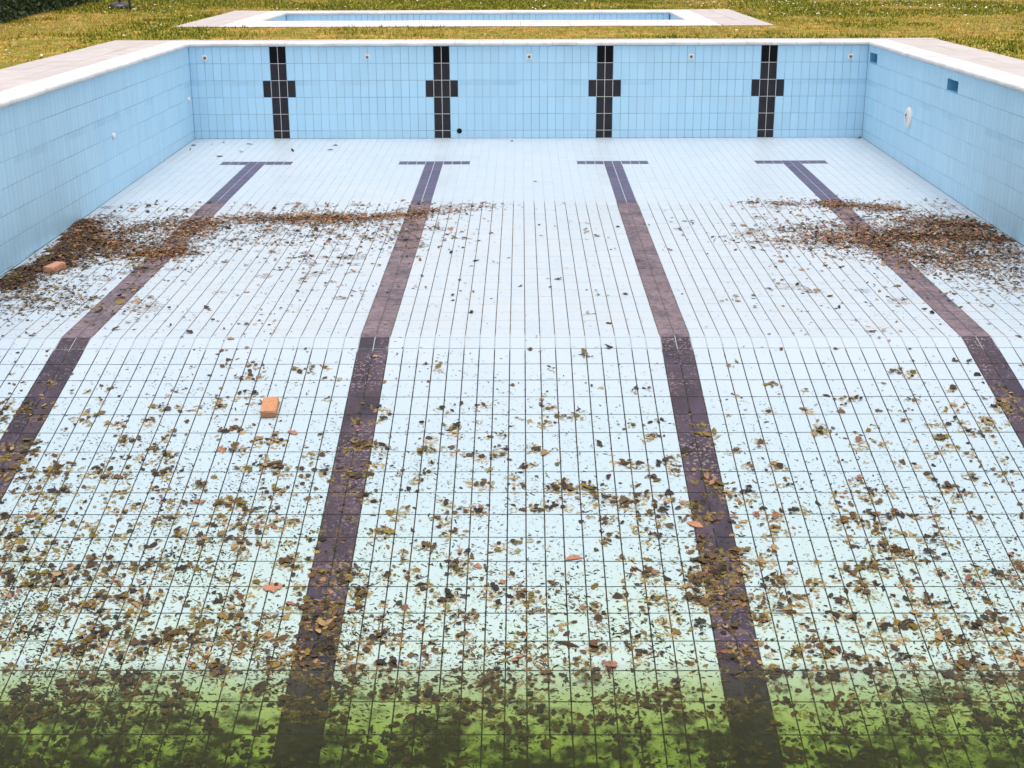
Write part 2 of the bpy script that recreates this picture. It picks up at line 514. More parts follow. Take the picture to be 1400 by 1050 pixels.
# underwater lamp, right wall
mx = Matrix.Translation((XR - .0005, -2.53, -0.785)) @ Matrix.Rotation(R(-90), 4, 'Y')
mb = MB(); mb.lathe([(0.142, 0), (0.142, 0.018), (0.128, 0.034), (0.075, 0.040), (0.070, 0.030)], 36, mx)
lamp = pobj(mb, 'underwater_lamp', M_WHITE, False)
mb = MB(); mb.lathe([(0.068, 0.026), (0.066, 0.038), (0.040, 0.046), (0.004, 0.048)], 28, mx)
o = mb.obj('lamp_lens', M_GREY, None, True); o.parent = lamp; o.matrix_parent_inverse = lamp.matrix_world.inverted()
mb = MB(); mb.lathe([(0.016, 0.044), (0.014, 0.054)], 12, mx @ Matrix.Translation((0.035, 0.0, 0)))
o = mb.obj('lamp_screw', M_HOLE); o.parent = lamp; o.matrix_parent_inverse = lamp.matrix_world.inverted()

# ------------------------------------------------------------------ coping slabs
DZ = 0.050
def slab_profile(width, over=0.030, top=DZ + 0.006, bot=0.002):
    # cross-section: s = distance outward from the pool face
    return [(-over + .012, bot), (-over, bot + .012), (-over, top - .022), (-over + .007, top - .007), (-over + .022, top),
            (width - .004, top), (width, top - .004), (width, bot)]
def coping(parent, p0, p1, outward, width, slab, mat, name='coping_slab', m0=0.0, m1=0.0, base=0.0):
    """slabs from p0 to p1 (pool corner to corner); m0/m1 mitre the ends"""
    p0, p1, ow = Vector((*p0, base)), Vector((*p1, base)), Vector((*outward, 0))
    L = (p1 - p0).length; d = (p1 - p0) / L
    n = max(1, round(L / slab)); prof = slab_profile(width)
    for k in range(n):
        a0, a1 = L * k / n + .002, L * (k + 1) / n - .002
        j = random.gauss(0, 0.0008)
        mb = MB(); vs_ = []
        for (q, e, m) in ((a0, k == 0, -m0), (a1, k == n - 1, m1)):
            for (s_, z_) in prof:
                t = q + (m * s_ if e else 0)
                p = p0 + d * t + ow * s_ + Vector((0, 0, z_ + j))
                vs_.append(tuple(p))
        N = len(prof)
        fs_ = [(i, (i + 1) % N, N + (i + 1) % N, N + i) for i in range(N)] + [tuple(range(N)), tuple(reversed(range(N, 2 * N)))]
        mb.add(vs_, fs_)
        o = mb.obj(name, mat)
        o.parent = parent; o.matrix_parent_inverse = Matrix.Translation(parent.location).inverted()
CW = 0.36
coping(pool, (XL, 0), (XR, 0), (0, 1), CW, 0.37, M_COP, m0=1, m1=1)
coping(pool, (XL, YN), (XL, 0), (-1, 0), CW, 0.37, M_COP, m0=1, m1=1)
coping(pool, (XR, 0), (XR, YN), (1, 0), CW, 0.37, M_COP, m0=1, m1=1)
coping(pool, (XR, YN), (XL, YN), (0, -1), CW, 0.37, M_COP, m0=1, m1=1)

# ------------------------------------------------------------------ paved deck
DX0, DX1, DY0, DY1 = -6.43, 6.42, -23.6, 0.74
ix0, ix1, iy0, iy1 = XL - CW - .003, XR + CW + .003, YN - CW - .003, CW + .003
mb = MB()
for (a, b, c, d) in ((DX0, ix0, DY0, DY1), (ix1, DX1, DY0, DY1), (ix0, ix1, iy1, DY1), (ix0, ix1, DY0, iy0)):
    mb.box(a, b, c, d, -0.25, DZ - 0.008)
deck = mb.obj('deck', M_JOINT)
tag(deck, 'pale pinkish paving around the large pool', None, None, 'structure')
def pave(parent, x0, x1, y0, y1, sx, sy, top, mat, name='paving_slab'):
    nx, ny = max(1, round((x1 - x0) / sx)), max(1, round((y1 - y0) / sy))
    for i in range(nx):
        for j in range(ny):
            a, b = x0 + (x1 - x0) * i / nx + .003, x0 + (x1 - x0) * (i + 1) / nx - .005
            c, d = y0 + (y1 - y0) * j / ny + .003, y0 + (y1 - y0) * (j + 1) / ny - .005
            ch = .004
            dz = random.gauss(0, .0012)
            mb = MB()
            vs_ = [(p, q, top - .03) for p, q in ((a, c), (b, c), (b, d), (a, d))] + [(p, q, top - ch + dz) for p, q in ((a, c), (b, c), (b, d), (a, d))] + \
                  [(p, q, top + dz + random.gauss(0, .0008)) for p, q in ((a + ch, c + ch), (b - ch, c + ch), (b - ch, d - ch), (a + ch, d - ch))]
            fs_ = [(8, 9, 10, 11)] + [(r + k, r + (k + 1) % 4, r + 4 + (k + 1) % 4, r + 4 + k) for r in (0, 4) for k in range(4)]
            mb.add(vs_, fs_); mb.obj(name, mat, parent)
pave(deck, DX0, ix0, DY0, iy1, 0.32, 1.2, DZ, M_DECK)
pave(deck, ix1, DX1, DY0, iy1, 0.40, 1.2, DZ, M_DECK)
pave(deck, DX0, DX1, iy1, DY1, 0.9, 0.40, DZ, M_DECK)
pave(deck, ix0, ix1, DY0, iy0, 0.9, 0.53, DZ, M_DECK)

# ------------------------------------------------------------------ wading pool on the lawn
wp = empty('wading_pool', (-0.95, 7.6, 0))
tag(wp, 'small shallow pool on the lawn beyond the large pool', 'wading pool')
QX0, QX1, QY0, QY1 = -5.10, 3.18, 5.80, 9.12
def wobj(mb, name, mats):
    o = mb.obj(name, mats); o.parent = wp; o.matrix_parent_inverse = Matrix.Translation(wp.location).inverted(); return o
mb = MB(); mb.quad((QX0, QY0, -.42), (QX1, QY0, -.42), (QX1, QY1, -.42), (QX0, QY1, -.42)); wobj(mb, 'floor', M_FT)
for (o_, u_, L_) in (((QX0, QY1, 0), (1, 0, 0), QX1 - QX0), ((QX1, QY1, 0), (0, -1, 0), QY1 - QY0), ((QX1, QY0, 0), (-1, 0, 0), QX1 - QX0), ((QX0, QY0, 0), (0, 1, 0), QY1 - QY0)):
    o0 = Vector(o_); u = Vector(u_); up = Vector((0, 0, 1)); n = u.cross(up)
    mb = MB(); P = lambda a, z, d: tuple(o0 + u * a + up * z + n * d)
    mb.quad(P(0, -.45, -TH), P(L_, -.45, -TH), P(L_, .004, -TH), P(0, .004, -TH))
    w = wobj(mb, 'wall', M_WG)
    mb = MB()
    for k in range(int(L_ / PX)):
        for r in range(2):
            c = P((k + .5) * PX, -.105 - r * .2552, 0)
            mx = frame(c, u, up); vs_, fs_ = tile_geo(PX / 2 - .004, .205 / 2 if r == 0 else .124)
            mb.add([tuple(mx @ Vector(p)) for p in vs_], fs_)
    t = mb.obj('tile_field', M_WT); t['kind'] = 'stuff'; t.parent = w; t.matrix_parent_inverse = w.matrix_parent_inverse.copy() if False else Matrix.Translation(wp.location).inverted() @ Matrix.Translation(wp.location)
coping(wp, (QX0, QY1), (QX1, QY1), (0, 1), .42, 0.5, M_COP, m0=1, m1=1)
coping(wp, (QX0, QY0), (QX0, QY1), (-1, 0), .42, 0.5, M_COP, m0=1, m1=1)
coping(wp, (QX1, QY1), (QX1, QY0), (1, 0), .42, 0.5, M_COP, m0=1, m1=1)
coping(wp, (QX1, QY0), (QX0, QY0), (0, -1), .42, 0.5, M_COP, m0=1, m1=1)
EX0, EX1, EY0, EY1 = -6.36, 4.55, 4.15, 9.95
jx0, jx1, jy0, jy1 = QX0 - .423, QX1 + .423, QY0 - .423, QY1 + .423
mb = MB()
for (a, b, c, d) in ((EX0, jx0, EY0, EY1), (jx1, EX1, EY0, EY1), (jx0, jx1, jy1, EY1), (jx0, jx1, EY0, jy0)):
    mb.box(a, b, c, d, -0.2, DZ - 0.008)
deck2 = mb.obj('deck', M_JOINT)
tag(deck2, 'pale paving around the small wading pool', None, None, 'structure')
pave(deck2, EX0, jx0, EY0, EY1, 0.42, 0.85, DZ, M_DECK)
pave(deck2, jx1, EX1, EY0, EY1, 0.48, 0.85, DZ, M_DECK)
pave(deck2, jx0, jx1, jy1, EY1, 0.9, 0.41, DZ, M_DECK)
pave(deck2, jx0, jx1, EY0, jy0, 0.9, 0.53, DZ, M_COP)

# ------------------------------------------------------------------ lawn
LZ = 0.032
def lawn_mat():
    m = NT('lawn', 0.95, 0.2)
    big = m.noise(0.45, 4, 0.6); mid = m.noise(2.6, 5, 0.65); fine = m.noise(28, 5, 0.7)
    c = m.mix(m.step(fine, 0.3, 0.7), (0.085, 0.105, 0.003), (0.26, 0.25, 0.014))
    dry = m.math('MULTIPLY', m.step(big, 0.35, 0.65, 0.25, 1.0), m.step(mid, 0.40, 0.66))
    c = m.mix(dry, c, m.mix(m.step(fine, 0.35, 0.65), (0.50, 0.27, 0.045), (0.68, 0.42, 0.11)))
    m.color(c).bump(fine, 0.6, 0.03)
    return m.mat
M_LAWN = lawn_mat()
xs = sorted({-400, -60, -15, DX0, EX0, EX1, DX1, 15, 60, 400}); yy = sorted({-400, -60, DY0, DY1, EY0, EY1, 22, 60, 900})
mb = MB()
for a, b in zip(xs[:-1], xs[1:]):
    for c, d in zip(yy[:-1], yy[1:]):
        xc, yc = (a + b) / 2, (c + d) / 2
        if DX0 < xc < DX1 and DY0 < yc < DY1: continue
        if EX0 < xc < EX1 and EY0 < yc < EY1: continue
        mb.quad((a, c, LZ), (b, c, LZ), (b, d, LZ), (a, d, LZ))
lawn = mb.obj('lawn', M_LAWN); tag(lawn, kind='structure')

def grass_mat(name, a, b):
    m = NT(name, 0.7, 0.3)
    m.color(m.mix(m.rand(), a, b)); return m.mat
G_MATS = [grass_mat('grass_green', (0.060, 0.085, 0.003), (0.21, 0.235, 0.010)),
          grass_mat('grass_olive', (0.19, 0.165, 0.006), (0.37, 0.295, 0.020)),
          grass_mat('grass_straw', (0.46, 0.27, 0.085), (0.66, 0.44, 0.18))]
def vnoise(x, y, s, seed):
    """smooth value noise"""
    r = np.random.default_rng(seed); T = r.random((64, 64))
    x = np.asarray(x) / s + 1000; y = np.asarray(y) / s + 1000
    xi = np.floor(x).astype(int); yi = np.floor(y).astype(int); fx = x - xi; fy = y - yi
    fx = fx * fx * (3 - 2 * fx); fy = fy * fy * (3 - 2 * fy)
    g = lambda i, j: T[i % 64, j % 64]
    return (g(xi, yi) * (1 - fx) + g(xi + 1, yi) * fx) * (1 - fy) + (g(xi, yi + 1) * (1 - fx) + g(xi + 1, yi + 1) * fx) * fy
def grass():
    n = 150000
    X = rng.uniform(-13.5, 13.5, n); Y = rng.uniform(-7, 19, n)
    ok = ~((X > DX0 - .01) & (X < DX1 + .01) & (Y < DY1 + .01)) & ~((X > EX0 - .01) & (X < EX1 + .01) & (Y > EY0 - .01) & (Y < EY1 + .01))
    ok &= (np.abs(X) < 9.5 + 0.25 * Y) | (Y > 3)
    X, Y = X[ok], Y[ok]
    dry = 0.85 * vnoise(X, Y * 1.0, 2.1, 1) + 0.50 * vnoise(X, Y, 0.45, 2) - .15
    dry += 0.18 * np.exp(-((Y - 2.3) / 2.0) ** 2) + 0.05 - 0.012 * np.clip(Y - 10, 0, 10)
    t = dry + rng.normal(0, 0.07, len(X))
    mi = np.where(t > 0.66, 2, np.where(t > 0.54, 1, 0))
    h = rng.uniform(0.025, 0.07, len(X)) * np.where(mi == 2, 0.55, 1.0) * (0.6 + 0.8 * vnoise(X, Y, 0.4, 3))
    ang = rng.uniform(0, 2 * np.pi, len(X)); w = rng.uniform(0.006, 0.016, len(X))
    dx, dy = np.cos(ang) * w, np.sin(ang) * w
    lx, ly = rng.normal(0, 0.5, len(X)) * h, rng.normal(0, 0.5, len(X)) * h
    V = np.zeros((len(X), 3, 3), np.float32)
    V[:, 0] = np.stack([X - dx, Y - dy, np.full_like(X, LZ - .002)], 1)
    V[:, 1] = np.stack([X + dx, Y + dy, np.full_like(X, LZ - .002)], 1)
    V[:, 2] = np.stack([X + lx, Y + ly, h + LZ], 1)
    me = bpy.data.meshes.new('grass')
    me.from_pydata(V.reshape(-1, 3).tolist(), [], np.arange(len(X) * 3).reshape(-1, 3).tolist())
    for g in G_MATS: me.materials.append(g)
    me.polygons.foreach_set('material_index', mi.astype(np.int32))
    o = link(bpy.data.objects.new('grass', me))
    tag(o, 'short patchy green and straw coloured grass around both pools', None, None, 'stuff')
grass()
# white lawn daisies
mb = MB()
nd = 0
while nd < 650:
    x_, y_ = random.uniform(-12, 12), random.uniform(-4, 18)
    if DX0 - .1 < x_ < DX1 + .1 and y_ < DY1 + .1: continue
    if EX0 - .1 < x_ < EX1 + .1 and EY0 - .1 < y_ < EY1 + .1: continue
    pr = 0.9 if (x_ > 4 and y_ > 7) else (0.25 if x_ < -5 or y_ > 10 else 0.04)
    if random.random() > pr * (0.25 + 0.75 * float(vnoise(x_, y_, 1.3, 9) > 0.45)): continue
    h = LZ + random.uniform(.03, .065); r = random.uniform(.012, .024); tx, ty = random.gauss(0, .3), random.gauss(0, .3)
    vs_ = [(x_, y_, h + .006)]
    for k in range(7):
        a = 2 * math.pi * k / 7
        vs_.append((x_ + r * math.cos(a), y_ + r * math.sin(a), h + r * (tx * math.cos(a) + ty * math.sin(a))))
    mb.add(vs_, [(0, 1 + k, 1 + (k + 1) % 7) for k in range(7)]); nd += 1
o = mb.obj('daisies', simple('daisy_white', (0.85, 0.83, 0.76), 0.8)); tag(o, 'tiny white flowers scattered through the grass', None, None, 'stuff')

# ------------------------------------------------------------------ hedge, parasol base, post
def hedge():
    h = empty('hedge', (-11.3, 9.3, 0.032))
    tag(h, 'dense dark green hedge at the left edge of the lawn', 'hedge')
    n = 26000
    t = rng.random(n)
    p0, p1 = np.array([-9.75, 2.6]), np.array([-11.0, 15.2])
    d = (p1 - p0) / np.linalg.norm(p1 - p0); nrm = np.array([-d[1], d[0]])    # points to -X
    depth = np.abs(rng.normal(0, .28, n)); depth = np.where(rng.random(n) < .25, rng.uniform(0, 1.1, n), depth)
    Z = rng.uniform(0.0, 1.55, n); top = rng.random(n) < .18
    Z = np.where(top, 1.45 + rng.normal(0, .07, n), Z); depth = np.where(top, rng.uniform(0, 1.2, n), depth)
    A = p0 + t[:, None] * (p1 - p0)
    bul = (0.16 * (vnoise(t * 13, Z, .7, 21) - .5) * 2 + 0.10 * (vnoise(t * 13, Z, .22, 22) - .5) * 2)
    P = np.concatenate([A + nrm * (depth + bul)[:, None], Z[:, None]], 1)
    s = rng.uniform(.022, .050, n)
    q = rng.normal(size=(n, 3)); q /= np.linalg.norm(q, axis=1)[:, None]
    r = np.cross(q, rng.normal(size=(n, 3))); r /= np.linalg.norm(r, axis=1)[:, None]
    V = np.stack([P - q * s[:, None] * 1.3, P + r * s[:, None] * .6, P + q * s[:, None] * 1.3, P - r * s[:, None] * .6], 1)
    V[:, :, 2] = np.maximum(V[:, :, 2], 0.0)
    me = bpy.data.meshes.new('foliage'); me.from_pydata(V.reshape(-1, 3).tolist(), [], np.arange(4 * n).reshape(-1, 4).tolist())
    m = NT('hedge_leaf', 0.45, 0.5); m.color(m.mix(m.rand(), (0.010, 0.030, 0.008), (0.045, 0.085, 0.020))); me.materials.append(m.mat)
    o = link(bpy.data.objects.new('foliage', me)); o.parent = h; o.matrix_parent_inverse = Matrix.Translation(h.location).inverted()
    o['kind'] = 'stuff'
    mb = MB()                       # dark twiggy core so that little shows through
    for k in range(46):
        f = (k + random.random()) / 46
        c = p0 + f * (p1 - p0) + nrm * random.uniform(.35, .75)
        tx, ty = random.gauss(0, .12), random.gauss(0, .12)
        r0 = random.uniform(.014, .03)
        ring = lambda x, y, z, rr: [(x + rr * math.cos(a), y + rr * math.sin(a), z) for a in (0, 1.57, 3.14, 4.71)]
        mb.add(ring(c[0], c[1], -.02, r0) + ring(c[0] + tx, c[1] + ty, 1.3, r0 * .4), [(i, (i + 1) % 4, 4 + (i + 1) % 4, 4 + i) for i in range(4)])
    o = mb.obj('stem', simple('hedge_stem', (0.05, 0.035, 0.02), 0.9)); o.parent = h; o.matrix_parent_inverse = Matrix.Translation(h.location).inverted()
    o['kind'] = 'stuff'
hedge()
M_METAL = simple('black_metal', (0.018, 0.019, 0.022), 0.35, 0, 6, (0.03, 0.03, 0.034))
pb = empty('parasol_stand', (-9.33, 11.45, 0.032))
tag(pb, 'black domed parasol stand with its upright pole beside the hedge', 'parasol stand')
mb = MB(); mb.lathe([(0.27, -.01), (0.275, 0.045), (0.25, 0.085), (0.17, 0.125), (0.07, 0.15), (0.045, 0.155)], 32); mb.obj('base', M_METAL, pb, True)
mb = MB(); mb.lathe([(0.032, 0.15), (0.032, 0.42), (0.026, 0.425), (0.026, 2.3)], 16); mb.obj('pole', M_METAL, pb)
tp = empty('garden_post', (-8.90, 10.72, 0.032))
tag(tp, 'thin black upright post in the grass in front of the parasol stand', 'post')
mb = MB(); mb.lathe([(0.024, -.05), (0.024, 1.9)], 12); mb.obj('shaft', M_METAL, tp)
mb = MB(); mb.lathe([(0.032, 1.9), (0.034, 1.92), (0.02, 1.95)], 12); mb.obj('cap', M_METAL, tp)

# ------------------------------------------------------------------ water in the deep end
def water():
    mb = MB()
    e = .03
    mb.box(XL - e, XR + e, YN - e, -13.9, -3.2, ZW)
    o = mb.obj('water', None)
    m = bpy.data.materials.new('green_water'); m.use_nodes = True; t = m.node_tree
    t.nodes.remove(t.nodes['Principled BSDF'])
    tr = t.nodes.new('ShaderNodeBsdfTransparent'); gl = t.nodes.new('ShaderNodeBsdfGlossy'); mx = t.nodes.new('ShaderNodeMixShader'); fr = t.nodes.new('ShaderNodeFresnel')
    gl.inputs['Roughness'].default_value = 0.04
    fr.inputs['IOR'].default_value = 1.27
    nz = t.nodes.new('ShaderNodeTexNoise'); nz.inputs['Scale'].default_value = 3.0; nz.inputs['Detail'].default_value = 3
    g = t.nodes.new('ShaderNodeNewGeometry'); t.links.new(g.outputs['Position'], nz.inputs['Vector'])
    bp = t.nodes.new('ShaderNodeBump'); bp.inputs['Strength'].default_value = 0.05; bp.inputs['Distance'].default_value = 0.01
    t.links.new(nz.outputs['Fac'], bp.inputs['Height']); t.links.new(bp.outputs[0], gl.inputs['Normal']); t.links.new(bp.outputs[0], fr.inputs['Normal'])
    t.links.new(fr.outputs[0], mx.inputs[0]); t.links.new(tr.outputs[0], mx.inputs[1]); t.links.new(gl.outputs[0], mx.inputs[2])
    t.links.new(mx.outputs[0], t.nodes['Material Output'].inputs['Surface'])
    va = t.nodes.new('ShaderNodeVolumeAbsorption')
    D = 7.0; s = (2.4, 1.75, 4.8)
    va.inputs['Density'].default_value = D
    va.inputs['Color'].default_value = (1 - s[0] / D, 1 - s[1] / D, 1 - s[2] / D, 1)
    vsc = t.nodes.new('ShaderNodeVolumeScatter'); vsc.inputs['Density'].default_value = 0.9; vsc.inputs['Color'].default_value = (0.22, 0.20, 0.08, 1)
    add = t.nodes.new('ShaderNodeAddShader'); t.links.new(va.outputs[0], add.inputs[0]); t.links.new(vsc.outputs[0], add.inputs[1])
    t.links.new(add.outputs[0], t.nodes['Material Output'].inputs['Volume'])
    o.data.materials.clear(); o.data.materials.append(m)
    tag(o, 'shallow murky green water left in the deep end', kind='structure')
water()

def silt():
    mb = MB()
    nx, ny = 60, 40
    for j in range(ny + 1):
        Y = -14.36 - (YN + .05 + 14.36) * -1 * (j / ny) if False else -14.36 + (YN + .05 + 14.36) * j / ny
        for i in range(nx + 1):
            X = XL + .01 + (XR - XL - .02) * i / nx
            mb.v.append((X, Y, fz(Y) + 0.0045 + 0.010 * float(vnoise(X, Y, .25, 5)) * min(1, j / 3)))
    for j in range(ny):
        for i in range(nx):
            k = j * (nx + 1) + i; mb.f.append((k, k + nx + 1, k + nx + 2, k + 1)); mb.m.append(0)
    m = NT('silt', 0.95, 0.1)
    x = m.xyz()
    n1 = m.noise(3.0, 4, 0.6, stretch=(0.8, 1.2, 1), dist=0.5); n2 = m.noise(11, 4, 0.65)
    v = m.math('ADD', m.math('MULTIPLY', n1, 0.55), m.math('MULTIPLY', n2, 0.45))
    v = m.math('ADD', v, m.step(x[2], ZW + .0, ZW - .20, 0.0, 0.11))
    al = m.step(v, 0.51, 0.69, 0.0, 0.90)
    m.color(m.mix(m.step(n2, .35, .65), (0.022, 0.018, 0.009), (0.050, 0.040, 0.014)))
    m.put(m.b.inputs['Alpha'], al)
    o = mb.obj('silt', m.mat, None, True)
    tag(o, 'dark brown silt settled under the green water', kind='stuff')
silt()

# ------------------------------------------------------------------ bricks
def brick_mat():
    m = NT('orange_brick', 0.9, 0.2)
    f = m.noise(45, 5, 0.7); g = m.noise(12, 4)
    c = m.mix(m.step(f, .35, .7), (0.47, 0.215, 0.11), (0.58, 0.31, 0.17))
    c = m.mix(m.step(g, .55, .75, 0, .5), c, (0.42, 0.15, 0.07))
    m.color(c).bump(f, 0.5, 0.004); return m.mat
M_BRICK = brick_mat()
M_BRICK2 = simple('dusty_brick', (0.44, 0.20, 0.115), 0.95, 0, 30, (0.56, 0.30, 0.19), bump=0.4)
def brick(c, rot, L, W_, H, label, seed, mat=None):
    import bmesh
    bm = bmesh.new(); bmesh.ops.create_cube(bm, size=1)
    for v in bm.verts: v.co = Vector((v.co.x * W_, v.co.y * L, (v.co.z + .5) * H))
    bmesh.ops.bevel(bm, geom=list(bm.edges), offset=.006, segments=2, affect='EDGES')
    bmesh.ops.subdivide_edges(bm, edges=[e for e in bm.edges if e.calc_length() > .04], cuts=5, use_grid_fill=True)
    r = random.Random(seed)
    for v in bm.verts: v.co += Vector((r.gauss(0, .0009), r.gauss(0, .0009), r.gauss(0, .0006) if v.co.z > .01 else 0))
    for v in bm.verts:                      # a chipped corner
        d = (v.co - Vector((W_ / 2, -L / 2, H))).length
        if d < .025: v.co -= Vector((.006, -.006, .007)) * (1 - d / .025)
    me = bpy.data.meshes.new('brick'); bm.to_mesh(me); bm.free(); me.materials.append(mat or M_BRICK)
    o = link(bpy.data.objects.new('brick', me))
    s = S1 if c[1] > YB else S2
    o.matrix_world = Matrix.Translation((c[0], c[1], fz(c[1]) + .0005)) @ Matrix.Rotation(math.atan(s), 4, 'X') @ Matrix.Rotation(R(rot), 4, 'Z')
    tag(o, label, 'brick', 'loose bricks in the pool')
brick((-1.945, -11.575), 3, 0.22, 0.118, 0.058, 'orange brick lying alone on clean pale tiles of the slope', 3)
brick((-4.655, -8.19), -14, 0.24, 0.112, 0.060, 'reddish brick beside the leaf mulch heap at the left wall', 4, M_BRICK2)

# ------------------------------------------------------------------ mulch heaps under the drifts
HEAPS = []
def heap_at(x, y):
    h = 0.0
    for (x0, x1, y0, y1, H) in HEAPS:
        if x0 < x < x1 and y0 < y < y1:
            j = int((y - y0) / (y1 - y0) * (H.shape[0] - 1)); i = int((x - x0) / (x1 - x0) * (H.shape[1] - 1))
            h = max(h, float(H[j, i]))
    return h
def mound(pts, rad, h, name, label, seed, mat):
    """low heap along a polyline on the floor"""
    pts = np.array(pts)
    x0, y0 = pts.min(0) - rad * 1.7; x1, y1 = pts.max(0) + rad * 1.7
    x0, x1 = max(x0, XL + .004), min(x1, XR - .004)
    st = .025; nx, ny = int((x1 - x0) / st) + 1, int((y1 - y0) / st) + 1
    mb = MB(); idx = {}
    gx = np.linspace(x0, x1, nx); gy = np.linspace(y0, y1, ny)
    XX, YY = np.meshgrid(gx, gy)
    dist = np.full(XX.shape, 9.0)
    for a, b in zip(pts[:-1], pts[1:]):
        ab = b - a; t = np.clip(((XX - a[0]) * ab[0] + (YY - a[1]) * ab[1]) / (ab @ ab), 0, 1)
        dist = np.minimum(dist, np.hypot(XX - a[0] - t * ab[0], YY - a[1] - t * ab[1]))
    prof = 1 - dist / rad + 0.95 * (vnoise(XX, YY, .22, seed) - .5) + 0.95 * (vnoise(XX, YY, .07, seed + 1) - .5)
    H = h * np.clip(prof, -.2, 1.0) + .3 * h * (vnoise(XX, YY, .05, seed + 2) - .5) * (prof > 0)
    HEAPS.append((x0, x1, y0, y1, H))
    for j in range(ny):
        for i in range(nx): mb.v.append((XX[j, i], YY[j, i], fz(YY[j, i]) + max(H[j, i], -.01)))
    for j in range(ny - 1):
        for i in range(nx - 1):
            if max(prof[j, i], prof[j, i + 1], prof[j + 1, i], prof[j + 1, i + 1]) > 0:
                k = j * nx + i; mb.f.append((k, k + 1, k + nx + 1, k + nx)); mb.m.append(0)
    used = sorted({i for f in mb.f for i in f}); mp = {o_: n_ for n_, o_ in enumerate(used)}
    mb.v = [mb.v[i] for i in used]; mb.f = [tuple(mp[i] for i in f) for f in mb.f]
    o = mb.obj(name, mat, None, True); tag(o, label, kind='stuff')
def mulch_mat(name, a, b, c_):
    m = NT(name, 0.95, 0.15); f = m.noise(55, 5, 0.75); g = m.noise(18, 4, .6)
    c = m.mix(m.step(f, .35, .62), a, b); c = m.mix(m.step(g, .55, .7, 0, .7), c, c_)
    m.color(c).bump(f, 1.0, .02); return m.mat
M_MUL = mulch_mat('mulch', (0.045, 0.027, 0.019), (0.15, 0.085, 0.055), (0.24, 0.135, 0.085))
M_MUO = mulch_mat('dry_mulch', (0.10, 0.050, 0.028), (0.28, 0.15, 0.085), (0.36, 0.21, 0.125))
mound([(-5.05, -6.0), (-4.9, -6.6), (-4.82, -7.2), (-4.82, -7.9), (-4.95, -8.7)], .17, .028, 'mulch_heap', 'dark brown heap of leaf mulch along the left wall', 51, M_MUL)
mound([(-4.6, -6.9), (-4.35, -7.2)], .12, .016, 'mulch_heap', 'brown mulch spreading from the left wall heap towards the leftmost line', 61, M_MUL)
mound([(4.2, -6.7), (4.7, -6.8), (5.15, -6.9)], .19, .018, 'mulch_heap', 'dark leaf mulch in the drift at the right wall', 71, M_MUL)
mound([(4.75, -6.15), (5.15, -6.3)], .11, .015, 'mulch_heap', 'small far end of the mulch drift at the right wall', 76, M_MUL)
mound([(-3.95, -7.55), (-3.6, -7.38)], .11, .018, 'mulch_heap', 'rusty leaf crumbs heaped over the leftmost dark line', 81, M_MUO)
mound([(-2.85, -5.84), (-1.9, -5.80), (-1.4, -5.62)], .055, .010, 'mulch_heap', 'long rusty strip of leaf crumbs across the shallow floor', 91, M_MUO)

# ------------------------------------------------------------------ leaf litter
def leaf_mat(name, a, b, rough=0.75):
    m = NT(name, rough, 0.35)
    r = m.rand()
    c = m.mix(r, a, b)
    c = m.mix(m.step(m.noise(60, 4, 0.6), .45, .7, 0, .6), c, tuple(q * .45 for q in a))
    m.color(c); return m.mat
L_MATS = [leaf_mat('leaf_dark', (0.020, 0.014, 0.010), (0.055, 0.036, 0.020)),
          leaf_mat('leaf_brown', (0.062, 0.034, 0.014), (0.145, 0.080, 0.030)),
          leaf_mat('leaf_olive', (0.11, 0.075, 0.010), (0.25, 0.165, 0.030)),
          leaf_mat('leaf_tan', (0.26, 0.155, 0.062), (0.42, 0.275, 0.13)),
          leaf_mat('leaf_rust', (0.21, 0.085, 0.048), (0.38, 0.185, 0.115)),
          leaf_mat('leaf_red', (0.36, 0.125, 0.07), (0.48, 0.23, 0.14))]
LEAFNAMES = ['blackish', 'dark brown', 'olive brown', 'tan', 'rust coloured', 'bright reddish orange']
def leaf_shape(kind, seed):
    r = random.Random(seed)
    N = 6
    vs_ = []; fs_ = []
    asp = {0: .55, 1: .38, 2: .75, 3: .22, 4: .6}[kind]
    fold = r.uniform(.10, .5); curl = r.uniform(-.12, .35); bend = r.uniform(-.15, .15)
    for i in range(N + 1):
        t = i / N; s = t - .5
        w = asp * .5 * (math.sin(math.pi * min(1, t * .93 + .04)) ** .8)
        if kind in (2, 4) and 0 < i < N: w *= (1.22 if i % 2 else .66) * r.uniform(.85, 1.15)
        else: w *= r.uniform(.9, 1.1)
        x0 = bend * math.sin(math.pi * t); z0 = curl * s * s
        vs_ += [(x0 - w, s, z0 + fold * w * r.uniform(.3, 1.0)), (x0, s, z0), (x0 + w, s, z0 + fold * w * r.uniform(.3, 1.0))]
    for i in range(N):
        k = i * 3
        fs_ += [(k, k + 1, k + 4, k + 3), (k + 1, k + 2, k + 5, k + 4)]
    zmin = min(v[2] for v in vs_)
    return np.array([(a, b, c - zmin) for a, b, c in vs_]), fs_
def frag_shape(seed):
    r = random.Random(seed); n = r.choice((5, 6, 7, 8))
    vs_ = [(0, 0, .04)]
    for k in range(n):
        a = 2 * math.pi * k / n; q = r.uniform(.22, .55)
        vs_.append((q * math.cos(a), q * math.sin(a) * r.uniform(.6, 1.1), r.uniform(0, .16)))
    return np.array(vs_), [(0, 1 + k, 1 + (k + 1) % n) for k in range(n)]
SHAPES = [leaf_shape(k % 5, 100 + k) for k in range(15)] + [frag_shape(300 + k) for k in range(9)]
LEAVES = []     # (x, y, lift, size, angle, tilt, shape, mat)
